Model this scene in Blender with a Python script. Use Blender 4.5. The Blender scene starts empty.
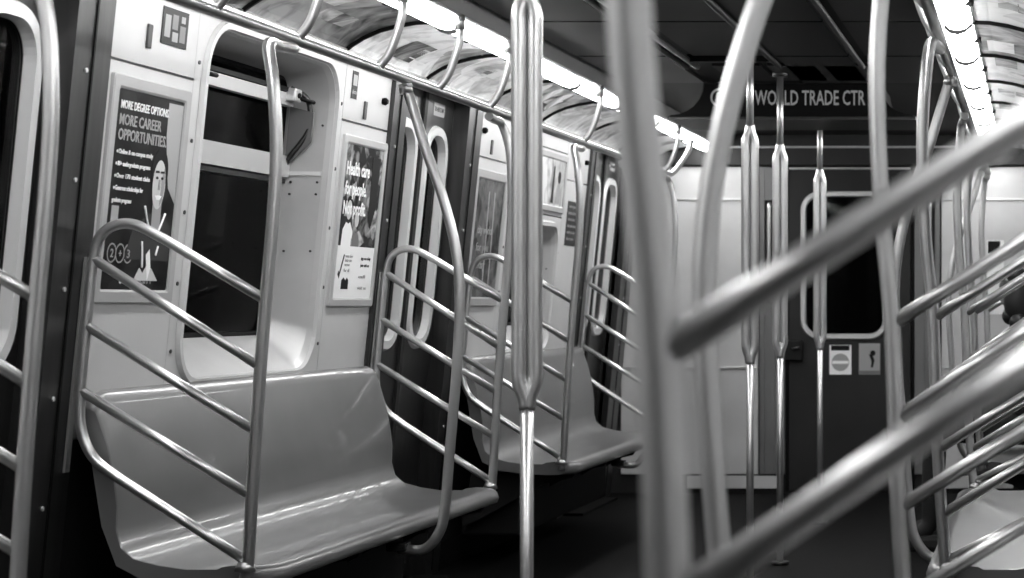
import bpy, bmesh, math, random
from mathutils import Vector, Matrix
random.seed(7)
S = bpy.context.scene
COL = S.collection

# ---------------------------------------------------------------- camera, world, exposure
CAM = Vector((1.10, 0.0, 1.12))
FPX, PPX, PPY = 2000.0, 1035.0, 305.0          # a normal lens, frame cropped from the left half of the exposure
cd = bpy.data.cameras.new('camera'); cam = bpy.data.objects.new('camera', cd); COL.objects.link(cam)
cam.location = CAM; cam.rotation_euler = (math.pi/2, 0, 0)
cd.sensor_width = 36.0; cd.lens = FPX/1024*36.0
cd.shift_x = (512-PPX)/1024; cd.shift_y = (PPY-289)/1024
cd.clip_start = 0.02; cd.clip_end = 60
cd.dof.use_dof = True; cd.dof.focus_distance = 6.3; cd.dof.aperture_fstop = 5.6
S.camera = cam
w = bpy.data.worlds.new('world'); S.world = w; w.use_nodes = True
w.node_tree.nodes['Background'].inputs[0].default_value = (0.004, 0.004, 0.004, 1)
w.node_tree.nodes['Background'].inputs[1].default_value = 1.0
S.view_settings.view_transform = 'Standard'; S.view_settings.look = 'None'
S.view_settings.gamma = 1.0; S.view_settings.use_curve_mapping = False
S.view_settings.exposure = 0.0
LIGHT = 25.0                                    # strength of the fluorescent diffusers along both coves

# ---------------------------------------------------------------- materials (all procedural, neutral greys)
MATS = {}
def g(v): return (v, v, v, 1)
def mat(name, base, rough=.5, metal=0., noise=0., nscale=20., bump=0., stretch=None, coat=0., spec=.5):
    m = bpy.data.materials.new(name); m.use_nodes = True
    nt = m.node_tree; b = nt.nodes['Principled BSDF']
    b.inputs['Base Color'].default_value = g(base); b.inputs['Roughness'].default_value = rough
    b.inputs['Metallic'].default_value = metal; b.inputs['Coat Weight'].default_value = coat
    b.inputs['Specular IOR Level'].default_value = spec
    if noise or bump:
        tc = nt.nodes.new('ShaderNodeTexCoord'); mp = nt.nodes.new('ShaderNodeMapping')
        nt.links.new(tc.outputs['Object'], mp.inputs[0])
        if stretch: mp.inputs['Scale'].default_value = stretch
        nz = nt.nodes.new('ShaderNodeTexNoise'); nz.inputs['Scale'].default_value = nscale; nz.inputs['Detail'].default_value = 5
        nt.links.new(mp.outputs[0], nz.inputs[0])
        if noise:
            cr = nt.nodes.new('ShaderNodeValToRGB')
            cr.color_ramp.elements[0].position = .3; cr.color_ramp.elements[1].position = .7
            cr.color_ramp.elements[0].color = g(max(0, base*(1-noise))); cr.color_ramp.elements[1].color = g(min(1, base*(1+noise)))
            nt.links.new(nz.outputs[0], cr.inputs[0]); nt.links.new(cr.outputs[0], b.inputs['Base Color'])
        if bump:
            bp = nt.nodes.new('ShaderNodeBump'); bp.inputs['Strength'].default_value = bump; bp.inputs['Distance'].default_value = .002
            nt.links.new(nz.outputs[0], bp.inputs['Height']); nt.links.new(bp.outputs[0], b.inputs['Normal'])
    MATS[name] = m; return m
def emit(name, v, s):
    m = bpy.data.materials.new(name); m.use_nodes = True; nt = m.node_tree
    b = nt.nodes['Principled BSDF']; b.inputs['Base Color'].default_value = g(.8)
    b.inputs['Emission Color'].default_value = g(v); b.inputs['Emission Strength'].default_value = s
    MATS[name] = m; return m
mat('steel', .60, .31, .86, noise=.05, nscale=14)
mat('brushed', .42, .34, 1., noise=.15, nscale=40, stretch=(1, 1, .04), bump=.05)
mat('pillar_steel', .07, .36, .9, noise=.15, nscale=40, stretch=(1, 1, .04))
mat('door_steel', .085, .34, .95, noise=.12, nscale=30, stretch=(1, 1, .05))
mat('bright_trim', .58, .3, .4)
mat('white_panel', .52, .45, 0, noise=.03, nscale=6)
mat('grey_panel', .36, .42, 0, noise=.05, nscale=6)
mat('reveal', .46, .36, .35, noise=.08, nscale=5)
mat('seat', .135, .34, 0, noise=.10, nscale=4, coat=.3, spec=.8)
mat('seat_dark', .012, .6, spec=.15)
mat('floor', .004, .6, 0, noise=.5, nscale=180, spec=.05)
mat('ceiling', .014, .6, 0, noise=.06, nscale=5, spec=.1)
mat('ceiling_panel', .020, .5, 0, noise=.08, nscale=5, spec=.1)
mat('black', .004, .5, spec=.1)
mat('rubber', .008, .7)
mat('end_strip', .16, .4, .3, noise=.12, nscale=4)
mat('door_frame', .78, .3, .3)
mat('endwall', .52, .45, 0, noise=.12, nscale=3)
mat('endwall_low', .07, .5, 0, noise=.12, nscale=3)
mat('end_door', .022, .42, .0, noise=.15, nscale=4, spec=.2)
mat('header', .03, .45, 0, noise=.1, nscale=4, spec=.2)
mat('paper_white', .85, .5); mat('paper_grey', .35, .5); mat('paper_dark', .012, .4, spec=.15); mat('paper_mid', .14, .4)
mat('print_cloth', .035, .5, spec=.15); mat('ink_grey', .30, .5); mat('ink_black', .006, .5, spec=.15)
mat('skin_print', .55, .5); mat('skin', .30, .5); mat('hair', .008, .45); mat('cloth_dark', .012, .8)
emit('diffuser', 1.0, LIGHT)
emit('led', .5, .30)
MATS['led'].node_tree.nodes['Principled BSDF'].inputs['Base Color'].default_value = g(.12)
def glass(name, tint, rough=.02):
    m = bpy.data.materials.new(name); m.use_nodes = True; nt = m.node_tree; nt.nodes.clear()
    o = nt.nodes.new('ShaderNodeOutputMaterial'); mx = nt.nodes.new('ShaderNodeMixShader')
    t = nt.nodes.new('ShaderNodeBsdfTransparent'); t.inputs[0].default_value = g(tint)
    gl = nt.nodes.new('ShaderNodeBsdfGlossy'); gl.inputs['Roughness'].default_value = rough; gl.inputs[0].default_value = g(.4)
    fr = nt.nodes.new('ShaderNodeFresnel'); fr.inputs[0].default_value = 1.22
    nt.links.new(fr.outputs[0], mx.inputs[0]); nt.links.new(t.outputs[0], mx.inputs[1]); nt.links.new(gl.outputs[0], mx.inputs[2])
    nt.links.new(mx.outputs[0], o.inputs[0]); MATS[name] = m
glass('glass', .45); glass('acrylic', .96, .04)
def picture(name, lo, hi, scale, seed, dist=1.5, mid=.5):
    """a blurry grey photographic print"""
    m = bpy.data.materials.new(name); m.use_nodes = True; nt = m.node_tree; b = nt.nodes['Principled BSDF']
    b.inputs['Roughness'].default_value = .35; b.inputs['Specular IOR Level'].default_value = .12
    tc = nt.nodes.new('ShaderNodeTexCoord'); mp = nt.nodes.new('ShaderNodeMapping')
    oi = nt.nodes.new('ShaderNodeObjectInfo'); ml = nt.nodes.new('ShaderNodeMath'); ml.operation = 'MULTIPLY'; ml.inputs[1].default_value = 37.
    nt.links.new(oi.outputs['Random'], ml.inputs[0])
    cx = nt.nodes.new('ShaderNodeCombineXYZ'); nt.links.new(ml.outputs[0], cx.inputs[0]); cx.inputs[1].default_value = seed
    nt.links.new(tc.outputs['Object'], mp.inputs[0]); nt.links.new(cx.outputs[0], mp.inputs['Location'])
    nz = nt.nodes.new('ShaderNodeTexNoise'); nz.inputs['Scale'].default_value = scale; nz.inputs['Detail'].default_value = 3; nz.inputs['Distortion'].default_value = dist
    vo = nt.nodes.new('ShaderNodeTexVoronoi'); vo.inputs['Scale'].default_value = scale*.8
    nt.links.new(mp.outputs[0], nz.inputs[0]); nt.links.new(mp.outputs[0], vo.inputs[0])
    mx = nt.nodes.new('ShaderNodeMix'); mx.data_type = 'RGBA'; mx.inputs[0].default_value = .35
    nt.links.new(nz.outputs[0], mx.inputs[6]); nt.links.new(vo.outputs['Color'], mx.inputs[7])
    bw = nt.nodes.new('ShaderNodeRGBToBW'); nt.links.new(mx.outputs[2], bw.inputs[0])
    cr = nt.nodes.new('ShaderNodeValToRGB'); e = cr.color_ramp.elements
    e[0].position = mid-.14; e[1].position = mid+.14; e[0].color = g(lo); e[1].color = g(hi)
    nt.links.new(bw.outputs[0], cr.inputs[0]); nt.links.new(cr.outputs[0], b.inputs['Base Color']); MATS[name] = m
picture('ad_dark', .01, .35, 4, 1.0, mid=.50, dist=3); picture('ad_mid', .06, .6, 4, 4.0, dist=3); picture('ad_light', .25, .95, 4, 9.0, mid=.42, dist=3)
picture('ad_pale', .6, .95, 4, 12.0, mid=.40, dist=3); picture('poster_pic', .15, .7, 6, 9.0, mid=.45); picture('poster_dark', .001, .016, 9, 2.0); picture('poster_city', .004, .55, 14, 3.0, mid=.56); picture('poster_mix', .004, .16, 11, 6.0)

# ---------------------------------------------------------------- mesh helpers
MW = {}                                          # world matrix of each thing's frame
class MB:
    def __init__(s): s.v = []; s.f = []; s.smooth = set()
    def add(s, vs, fs, smooth=False):
        n = len(s.v); s.v += [Vector(p) for p in vs]
        for f in fs:
            if smooth: s.smooth.add(len(s.f))
            s.f.append([i+n for i in f])
        return s
    def box(s, a, b):
        (x0, y0, z0), (x1, y1, z1) = a, b
        vs = [(x, y, z) for z in (z0, z1) for y in (y0, y1) for x in (x0, x1)]
        return s.add(vs, [(0, 2, 3, 1), (4, 5, 7, 6), (0, 1, 5, 4), (2, 6, 7, 3), (0, 4, 6, 2), (1, 3, 7, 5)])
    def bevbox(s, a, b, r=.004):
        bm = bmesh.new(); bmesh.ops.create_cube(bm, size=1)
        for v in bm.verts:
            v.co = Vector([(a[i]+b[i])/2 + v.co[i]*(b[i]-a[i]) for i in range(3)])
        bmesh.ops.bevel(bm, geom=bm.edges[:], offset=r, segments=2, affect='EDGES', profile=.5)
        bm.verts.index_update()
        s.add([v.co.copy() for v in bm.verts], [[v.index for v in f.verts] for f in bm.faces]); bm.free(); return s
    def tube(s, pts, r, seg=12, caps=True):
        pts = [Vector(p) for p in pts]; n = len(pts)
        rs = r if isinstance(r, (list, tuple)) else [r]*n
        t0 = (pts[1]-pts[0]).normalized()
        up = Vector((0, 0, 1)) if abs(t0.z) < .9 else Vector((1, 0, 0))
        nx = t0.cross(up).normalized(); vs = []
        for i, p in enumerate(pts):
            t = (pts[min(i+1, n-1)]-pts[max(i-1, 0)]).normalized()
            nx = (nx - t*nx.dot(t)).normalized(); ny = t.cross(nx)
            for k in range(seg):
                a = 2*math.pi*k/seg; vs.append(p + (nx*math.cos(a)+ny*math.sin(a))*rs[i])
        fs = [(i*seg+k, i*seg+(k+1) % seg, (i+1)*seg+(k+1) % seg, (i+1)*seg+k) for i in range(n-1) for k in range(seg)]
        s.add(vs, fs, True)
        if caps:
            m = len(s.v)-n*seg
            s.f.append([m+k for k in range(seg)][::-1]); s.f.append([m+(n-1)*seg+k for k in range(seg)])
        return s
    def ring(s, A, B):                           # strip between two closed loops of the same length
        n = len(A)
        return s.add(list(A)+list(B), [(i, (i+1) % n, n+(i+1) % n, n+i) for i in range(n)])
    def poly(s, A): return s.add(A, [list(range(len(A)))])
    def prism(s, A, d):                          # polygon A (list of Vectors) extruded along d
        A = [Vector(p) for p in A]; B = [p+Vector(d) for p in A]; n = len(A)
        s.add(A+B, [list(range(n))[::-1], [n+i for i in range(n)]]+[(i, (i+1) % n, n+(i+1) % n, n+i) for i in range(n)])
        return s
    def xf(s, M):
        s.v = [M @ p for p in s.v]; return s
    def build(s, name, m, parent=None, local=False, recalc=True):
        me = bpy.data.meshes.new(name)
        vs = s.v
        o = None
        if parent is not None:
            Mp = MW[parent.name]
            if not local: vs = [Mp.inverted() @ p for p in vs]
            loc = None; Mw = Mp
        else:
            xs = [p.x for p in vs]; ys = [p.y for p in vs]; zs = [p.z for p in vs]
            loc = Vector(((min(xs)+max(xs))/2, (min(ys)+max(ys))/2, min(zs))); vs = [p-loc for p in vs]; Mw = Matrix.Translation(loc)
        me.from_pydata(vs, [], s.f)
        if recalc:
            bm = bmesh.new(); bm.from_mesh(me); bmesh.ops.recalc_face_normals(bm, faces=bm.faces[:]); bm.to_mesh(me); bm.free()
        for i, p in enumerate(me.polygons):
            if i in s.smooth: p.use_smooth = True
        me.materials.append(MATS[m])
        o = bpy.data.objects.new(name, me); COL.objects.link(o)
        if loc is not None: o.location = loc
        if parent is not None: o.parent = parent
        MW[o.name] = Mw
        return o
def tag(o, label=None, cat=None, group=None, kind=None):
    if label: o['label'] = label
    if cat: o['category'] = cat
    if group: o['group'] = group
    if kind: o['kind'] = kind
    return o
def empty(name, M):
    if isinstance(M, (tuple, Vector)): M = Matrix.Translation(Vector(M))
    o = bpy.data.objects.new(name, None); COL.objects.link(o); o.empty_display_size = .05
    o.matrix_world = M; MW[o.name] = M.copy(); return o
def bez(p0, p1, p2, n):
    return [p0*(1-t)**2 + p1*2*t*(1-t) + p2*t*t for t in [k/n for k in range(n+1)]]
def fillet(pts, r, n=6):
    pts = [Vector(p) for p in pts]; out = [pts[0]]
    for i in range(1, len(pts)-1):
        a, b, c = pts[i-1], pts[i], pts[i+1]
        ri = r[i-1] if isinstance(r, (list, tuple)) else r
        d1 = min(ri, (a-b).length*.49); d2 = min(ri, (c-b).length*.49)
        out += bez(b+(a-b).normalized()*d1, b, b+(c-b).normalized()*d2, n)
    return out+[pts[-1]]
def spline(pts, n=8):
    P = [Vector(p) for p in pts]; P = [P[0]*2-P[1]]+P+[P[-1]*2-P[-2]]; out = []
    for i in range(1, len(P)-2):
        a, b, c, d = P[i-1:i+3]
        for k in range(n):
            t = k/n
            out.append(.5*((2*b)+(c-a)*t+(2*a-5*b+4*c-d)*t*t+(3*b-a-3*c+d)*t**3))
    return out+[P[-2]]
def rrect(x0, x1, y0, y1, r, n=6):               # rounded rectangle loop (2D), n points per corner
    rs = r if isinstance(r, (list, tuple)) else [r]*4
    out = []
    for (cx, cy, a0, rr) in ((x1-rs[0], y1-rs[0], 0, rs[0]), (x0+rs[1], y1-rs[1], 90, rs[1]), (x0+rs[2], y0+rs[2], 180, rs[2]), (x1-rs[3], y0+rs[3], 270, rs[3])):
        for k in range(n+1):
            a = math.radians(a0+90*k/n); out.append((cx+rr*math.cos(a), cy+rr*math.sin(a)))
    return out
def rect_like(x0, x1, y0, y1, n=6):              # rectangle loop with the same point count as rrect
    out = []
    for (cx, cy, q) in ((x1, y1, 0), (x0, y1, 1), (x0, y0, 2), (x1, y0, 3)):
        out += [(cx, cy)]*(n+1)
    return out
def text_mb(txt, h, wid=None, depth=.0006, align='LEFT', bold=0.):
    """lettering as thin geometry: local x right, y up, z towards the reader"""
    c = bpy.data.curves.new('t', 'FONT'); c.body = txt; c.size = 1; c.extrude = .002; c.offset = bold; c.resolution_u = 2
    o = bpy.data.objects.new('t', c); COL.objects.link(o)
    bpy.context.view_layer.update()
    me = bpy.data.meshes.new_from_object(o.evaluated_get(bpy.context.evaluated_depsgraph_get()))
    xs = [v.co.x for v in me.vertices]; ys = [v.co.y for v in me.vertices]
    capy = .7
    sy = h/capy; sx = sy if wid is None else wid/(max(xs)-min(xs))
    x0 = min(xs)
    mb = MB(); mb.add([Vector(((v.co.x-x0)*sx, v.co.y*sy, v.co.z*depth/.002)) for v in me.vertices], [list(p.vertices) for p in me.polygons])
    if align == 'CENTER':
        ww = (max(xs)-x0)*sx/2; mb.v = [p-Vector((ww, 0, 0)) for p in mb.v]
    bpy.data.objects.remove(o); bpy.data.curves.remove(c); bpy.data.meshes.remove(me)
    return mb

# ---------------------------------------------------------------- the car body
LEAN = .10
def XW(z): return 1.335-LEAN*(z-.886)            # half width of the car at height z (walls lean inwards)
def P(s, Y, z, off=0.): return Vector((s*(XW(z)-off), Y, z))   # a point on a side wall, s=-1 left, +1 right; off = proud of the wall
def wall_frame(s, Y, z, off=0.):                 # local x along the wall (reading direction), y up the wall, z into the car
    u = Vector((0, 1 if s < 0 else -1, 0)); v = Vector((LEAN if s < 0 else -LEAN, 0, 1)).normalized(); n = u.cross(v)
    M = Matrix((u, v, n)).transposed().to_4x4(); M.translation = P(s, Y, z, 0)+n*off
    return M
Y_NEAR, Y_END, Z_CEIL = -1.6, 11.9, 2.13
# floor
tag(MB().box((-1.5, Y_NEAR, -.05), (1.5, Y_END, 0)).build('floor', 'floor'), kind='structure')
# ceiling with panels and air slots
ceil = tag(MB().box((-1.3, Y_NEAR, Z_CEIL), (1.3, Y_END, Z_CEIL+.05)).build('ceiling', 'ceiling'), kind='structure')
for k in range(9):
    y0 = .2+k*.98
    for (x0, x1) in ((-.74, -.385), (-.27, .02), (.06, .35), (.42, .74)):
        if x0 == -.27 and y0 > 7.5: continue
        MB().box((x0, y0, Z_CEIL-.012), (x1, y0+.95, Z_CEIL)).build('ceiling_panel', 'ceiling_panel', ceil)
for x in (-.345, -.30, .04, .385):
    MB().tube([(x, .0, Z_CEIL-.022), (x, 8.3, Z_CEIL-.022)], .012, 8).build('air_slot', 'black' if x != -.30 else 'pillar_steel', ceil)
for (x0, x1) in ((-.30, .04),):
    MB().box((x0, 8.05, Z_CEIL-.03), (x1, 8.1, Z_CEIL)).build('air_slot', 'black', ceil)
for x0 in (-.25, -.02, .22):
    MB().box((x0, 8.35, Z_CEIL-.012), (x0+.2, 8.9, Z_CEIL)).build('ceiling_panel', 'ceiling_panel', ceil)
# rear wall behind the photographer
tag(MB().box((-1.5, Y_NEAR-.05, -.05), (1.5, Y_NEAR, Z_CEIL+.05)).build('wall_rear', 'end_door'), kind='structure')

def wall_panel(parent, s, Y0, Y1, z0, z1, m, name='panel', off=0., th=.015):
    mb = MB(); a = [P(s, Y0, z0, off), P(s, Y1, z0, off), P(s, Y1, z1, off), P(s, Y0, z1, off)]
    mb.prism(a, Vector((s*th, 0, 0))); return mb.build(name, m, parent)
DOORS = ((4.02, 4.88), (7.40, 8.20), (10.62, 11.50))
BAYS = ((5.05, 7.25), (8.40, 10.48))
WIN = ((5.66, 6.70, .91, 1.913, .13), (9.02, 9.93, .91, 1.50, .09))
ZT = 1.985
walls = {}
for s, nm in ((-1, 'wall_left'), (1, 'wall_right')):
    # backing skin outside the panels (with the window and door openings left open)
    mb = MB()
    def back(Y0, Y1, z0, z1):
        mb.prism([P(s, Y0, z0, -.017), P(s, Y1, z0, -.017), P(s, Y1, z1, -.017), P(s, Y0, z1, -.017)], Vector((s*.02, 0, 0)))
    back(Y_NEAR, 4.0, 0, ZT); back(4.0, 4.95, 1.96, ZT+.1); back(7.3, 8.3, 1.96, ZT+.1); back(10.55, 11.6, 1.96, ZT+.1)
    for (b0, b1), (w0, w1, wz0, wz1, r) in zip(BAYS, WIN):
        back(b0-.15, w0-.01, 0, ZT); back(w1+.01, b1+.1, 0, ZT); back(w0-.01, w1+.01, 0, wz0-.01); back(w0-.01, w1+.01, wz1+.01, ZT)
    back(11.5, Y_END, 0, ZT)
    wl = tag(mb.build(nm, 'grey_panel'), kind='structure'); walls[s] = wl
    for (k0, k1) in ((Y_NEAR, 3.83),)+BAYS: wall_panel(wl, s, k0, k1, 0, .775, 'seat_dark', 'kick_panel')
    wall_panel(wl, s, Y_NEAR, 3.83, .782, 1.745, 'white_panel'); wall_panel(wl, s, Y_NEAR, 3.83, 1.753, ZT, 'white_panel')
    for (b0, b1), (w0, w1, wz0, wz1, r) in zip(BAYS, WIN):
        e0, e1 = w0-.075, w1+.075
        for (p0, p1) in ((b0, e0-.003), (e1+.003, b1)):
            wall_panel(wl, s, p0, p1, .782, 1.745, 'white_panel'); wall_panel(wl, s, p0, p1, 1.753, ZT, 'white_panel')
        # panel round the window
        top = ZT if wz1 > 1.6 else 1.553
        inn = rrect(w0, w1, wz0, wz1, r, 8); outl = rect_like(e0, e1, .782, top, 8)
        mb = MB(); A = [P(s, y, z) for y, z in outl]; B = [P(s, y, z) for y, z in inn]; mb.ring(A, B)
        o = mb.build('window_panel', 'white_panel', wl)
        if wz1 < 1.6:
            wall_panel(wl, s, e0, e1, 1.559, 1.87, 'white_panel'); wall_panel(wl, s, e0, e1, 1.876, ZT, 'white_panel')
        # screws down both edges of the window panel
        for y in (e0+.02, e1-.02):
            for z in (.99, 1.18, 1.38, 1.58, 1.80):
                M = wall_frame(s, y, z, .001); sm = MB(); sm.tube([(0, 0, 0), (0, 0, .003)], .006, 8); sm.xf(M); sm.build('screw', 'pillar_steel', wl)
    # small fittings of the upper panels: slotted plates and black knobs
    for (y, z) in ((5.28, 1.83), (6.99, 1.80), (8.62, 1.80), (10.2, 1.80)):
        mb = MB().bevbox((-.014, -.032, 0), (.014, .032, .006), .003).xf(wall_frame(s, y, z)); mb.build('slot_plate', 'pillar_steel', wl)
    for (y, z) in ((5.16, 1.935), (7.17, 1.85), (8.47, 1.86), (10.40, 1.86)):
        mb = MB().tube([(0, 0, 0), (0, 0, .012), (0, 0, .02)], [.012, .014, .008], 10).xf(wall_frame(s, y, z)); mb.build('knob', 'black', wl)

# baseboards under the benches
for s, nm in ((-1, 'baseboard_left'), (1, 'baseboard_right')):
    mb = MB()
    for (y0, y1) in ((Y_NEAR, 3.84), (5.10, 7.25), (8.40, 10.48)):
        mb.prism([P(s, y0, 0, .0), P(s, y1, 0, .0), P(s, y1, .12, .0), P(s, y0, .12, .0)], Vector((-s*.012, 0, 0)))
    tag(mb.build(nm, 'black'), kind='structure')

# windows -----------------------------------------------------------------
wn = 0
for s in (-1, 1):
    for (w0, w1, wz0, wz1, r) in WIN:
        wn += 1; tall = wz1 > 1.6
        yc = (w0+w1)/2; W = empty('window_%d' % wn, P(s, yc, wz0)); tag(W, kind='structure')
        n = 8; dep = -.15
        front = [P(s, y, z) for y, z in rrect(w0, w1, wz0, wz1, r, n)]
        i0, i1, iz0, iz1 = w0+.03, w1-.03, wz0+.11, wz1-.035
        backl = [P(s, y, z, dep) for y, z in rrect(i0, i1, iz0, iz1, .07, n)]
        midl = [P(s, y, z, dep*.12) for y, z in rrect(w0+.006, w1-.006, wz0+.012, wz1-.006, r, n)]
        mb = MB(); mb.ring(front, midl); mb.ring(midl, backl)
        mb.smooth = set(range(len(mb.f))); mb.build('reveal', 'reveal', W)
        # rounded outer frame lip
        a = [P(s, y, z, .001) for y, z in rrect(w0-.03, w1+.03, wz0-.03, wz1+.03, r+.03, n)]
        b = [P(s, y, z, .012) for y, z in rrect(w0-.022, w1+.022, wz0-.022, wz1+.022, r+.022, n)]
        c = [P(s, y, z, .012) for y, z in rrect(w0-.004, w1+.004, wz0-.004, wz1+.004, r, n)]
        d = [P(s, y, z, -.005) for y, z in rrect(w0, w1, wz0, wz1, r, n)]
        mb = MB(); mb.ring(a, b); mb.ring(b, c); mb.ring(c, d); mb.build('frame', 'white_panel', W)
        # sash
        def bar(y0, y1, z0, z1, off0, off1, m, name):
            q = [P(s, y0, z0, off0), P(s, y1, z0, off0), P(s, y1, z1, off0), P(s, y0, z1, off0)]
            return MB().prism(q, Vector((-s*(off1-off0), 0, 0))).build(name, m, W)
        o1 = [P(s, y, z, dep-.002) for y, z in rrect(i0, i1, iz0, iz1, .07, n)]
        o2 = [P(s, y, z, dep+.006) for y, z in rrect(i0+.012, i1-.012, iz0+.012, iz1-.012, .062, n)]
        o3 = [P(s, y, z, dep-.012) for y, z in rrect(i0+.016, i1-.016, iz0+.016, iz1-.016, .058, n)]
        mb = MB(); mb.ring(o1, o2); mb.ring(o2, o3); mb.build('sash', 'black', W)
        def pane(z0, z1, name='pane', off=dep-.010):
            q = [P(s, y, z, off) for y, z in rrect(i0+.012, i1-.012, z0, z1, .05 if z0 > iz0-.01 else .01, n)]
            return MB().prism(q, Vector((s*.004, 0, 0))).build(name, 'glass', W)
        if tall:
            pane(iz0+.01, 1.56); pane(1.60, iz1-.01)
            bar(i0, i1, 1.545, 1.615, dep-.01, dep+.03, 'bright_trim', 'transom_bar')
            bar(i0, i1, 1.525, 1.54, dep-.01, dep+.02, 'pillar_steel', 'transom_seal')
            # hopper vent: top rail with latches, stay arms at the far jamb
            bar(i0+.01, i1-.06, 1.775, 1.815, dep+.02, dep+.045, 'bright_trim', 'vent_rail')
            bar(i0+.01, i1-.06, 1.818, 1.832, dep+.02, dep+.05, 'black', 'vent_seal')
            for y in (i0+.09, i1-.10):
                mb = MB().bevbox((-.03, -.022, 0), (.03, .022, .035), .006).xf(wall_frame(s, y, 1.80, dep+.04)); lt = mb.build('latch', 'bright_trim', W)
                MB().tube([(0, 0, .034), (0, 0, .04)], .009, 10).xf(wall_frame(s, y, 1.80, dep+.04)).build('latch_bolt', 'black', lt)
                MB().tube([(0, -.005, .02), (.05, -.012, .05), (.085, -.012, .055)], .007, 8).xf(wall_frame(s, y, 1.80, dep+.04)).build('latch_lever', 'black', lt)
            for y in (i0+.02, i1-.035):
                pts = spline([P(s, y, 1.84, dep+.02), P(s, y+.02, 1.80, dep+.075), P(s, y+.02, 1.70, dep+.085), P(s, y+.005, 1.60, dep+.03)], 5)
                MB().tube(pts, .009, 8).build('stay_arm', 'pillar_steel', W)
                q = [P(s, y+.012, 1.78, dep+.02), P(s, y+.012, 1.76, dep+.10), P(s, y+.012, 1.66, dep+.10), P(s, y+.012, 1.575, dep+.02)]
                MB().prism(q, Vector((0, .008, 0))).build('stay_plate', 'paper_mid', W)
            q = [P(s, i1-.004, 1.552, dep+.01), P(s, w1-.008, 1.552, -.02), P(s, w1-.008, 1.566, -.02), P(s, i1-.004, 1.566, dep+.01)]
            MB().prism(q, Vector((0, -.004, 0))).build('jamb_seam', 'bright_trim', W)
        else:
            pane(iz0+.01, iz1-.01)
        for z in (1.30, 1.49, 1.53, 1.72):
            if z < wz1-.1:
                for t in (.25, .8):
                    p = P(s, i1+(w1-i1)*t-.004, z, dep*(1-t))
                    MB().tube([p, p+Vector((0, -.005, 0))], .004, 8).build('screw', 'pillar_steel', W)

# door pillars ------------------------------------------------------------
PILLARS = ((3.84, 4.00), (4.86, 5.05), (7.25, 7.40), (8.20, 8.40), (10.48, 10.62), (11.50, 11.80))
tn = 0
for s in (-1, 1):
    for (p0, p1) in PILLARS:
        tn += 1
        mb = MB()
        a = [P(s, p0, 0, .016), P(s, p1, 0, .016), P(s, p1, ZT, .016), P(s, p0, ZT, .016)]
        mb.prism(a, Vector((s*.10, 0, 0)))
        t = tag(mb.build('trim_%d' % tn, 'pillar_steel'), kind='structure')
        ym = (p0+p1)/2
        q = [P(s, ym-.004, 0.02, .0165), P(s, ym+.004, 0.02, .0165), P(s, ym+.004, ZT-.02, .0165), P(s, ym-.004, ZT-.02, .0165)]
        MB().prism(q, Vector((-s*.003, 0, 0))).build('seam_strip', 'black', t)
        for z in (.35, .62, .89, 1.16, 1.43, 1.70):
            M = wall_frame(s, ym-.03, z, .016)
            MB().tube([(0, 0, 0), (0, 0, .004)], .006, 8).xf(M).build('bolt', 'bright_trim', t)

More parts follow.
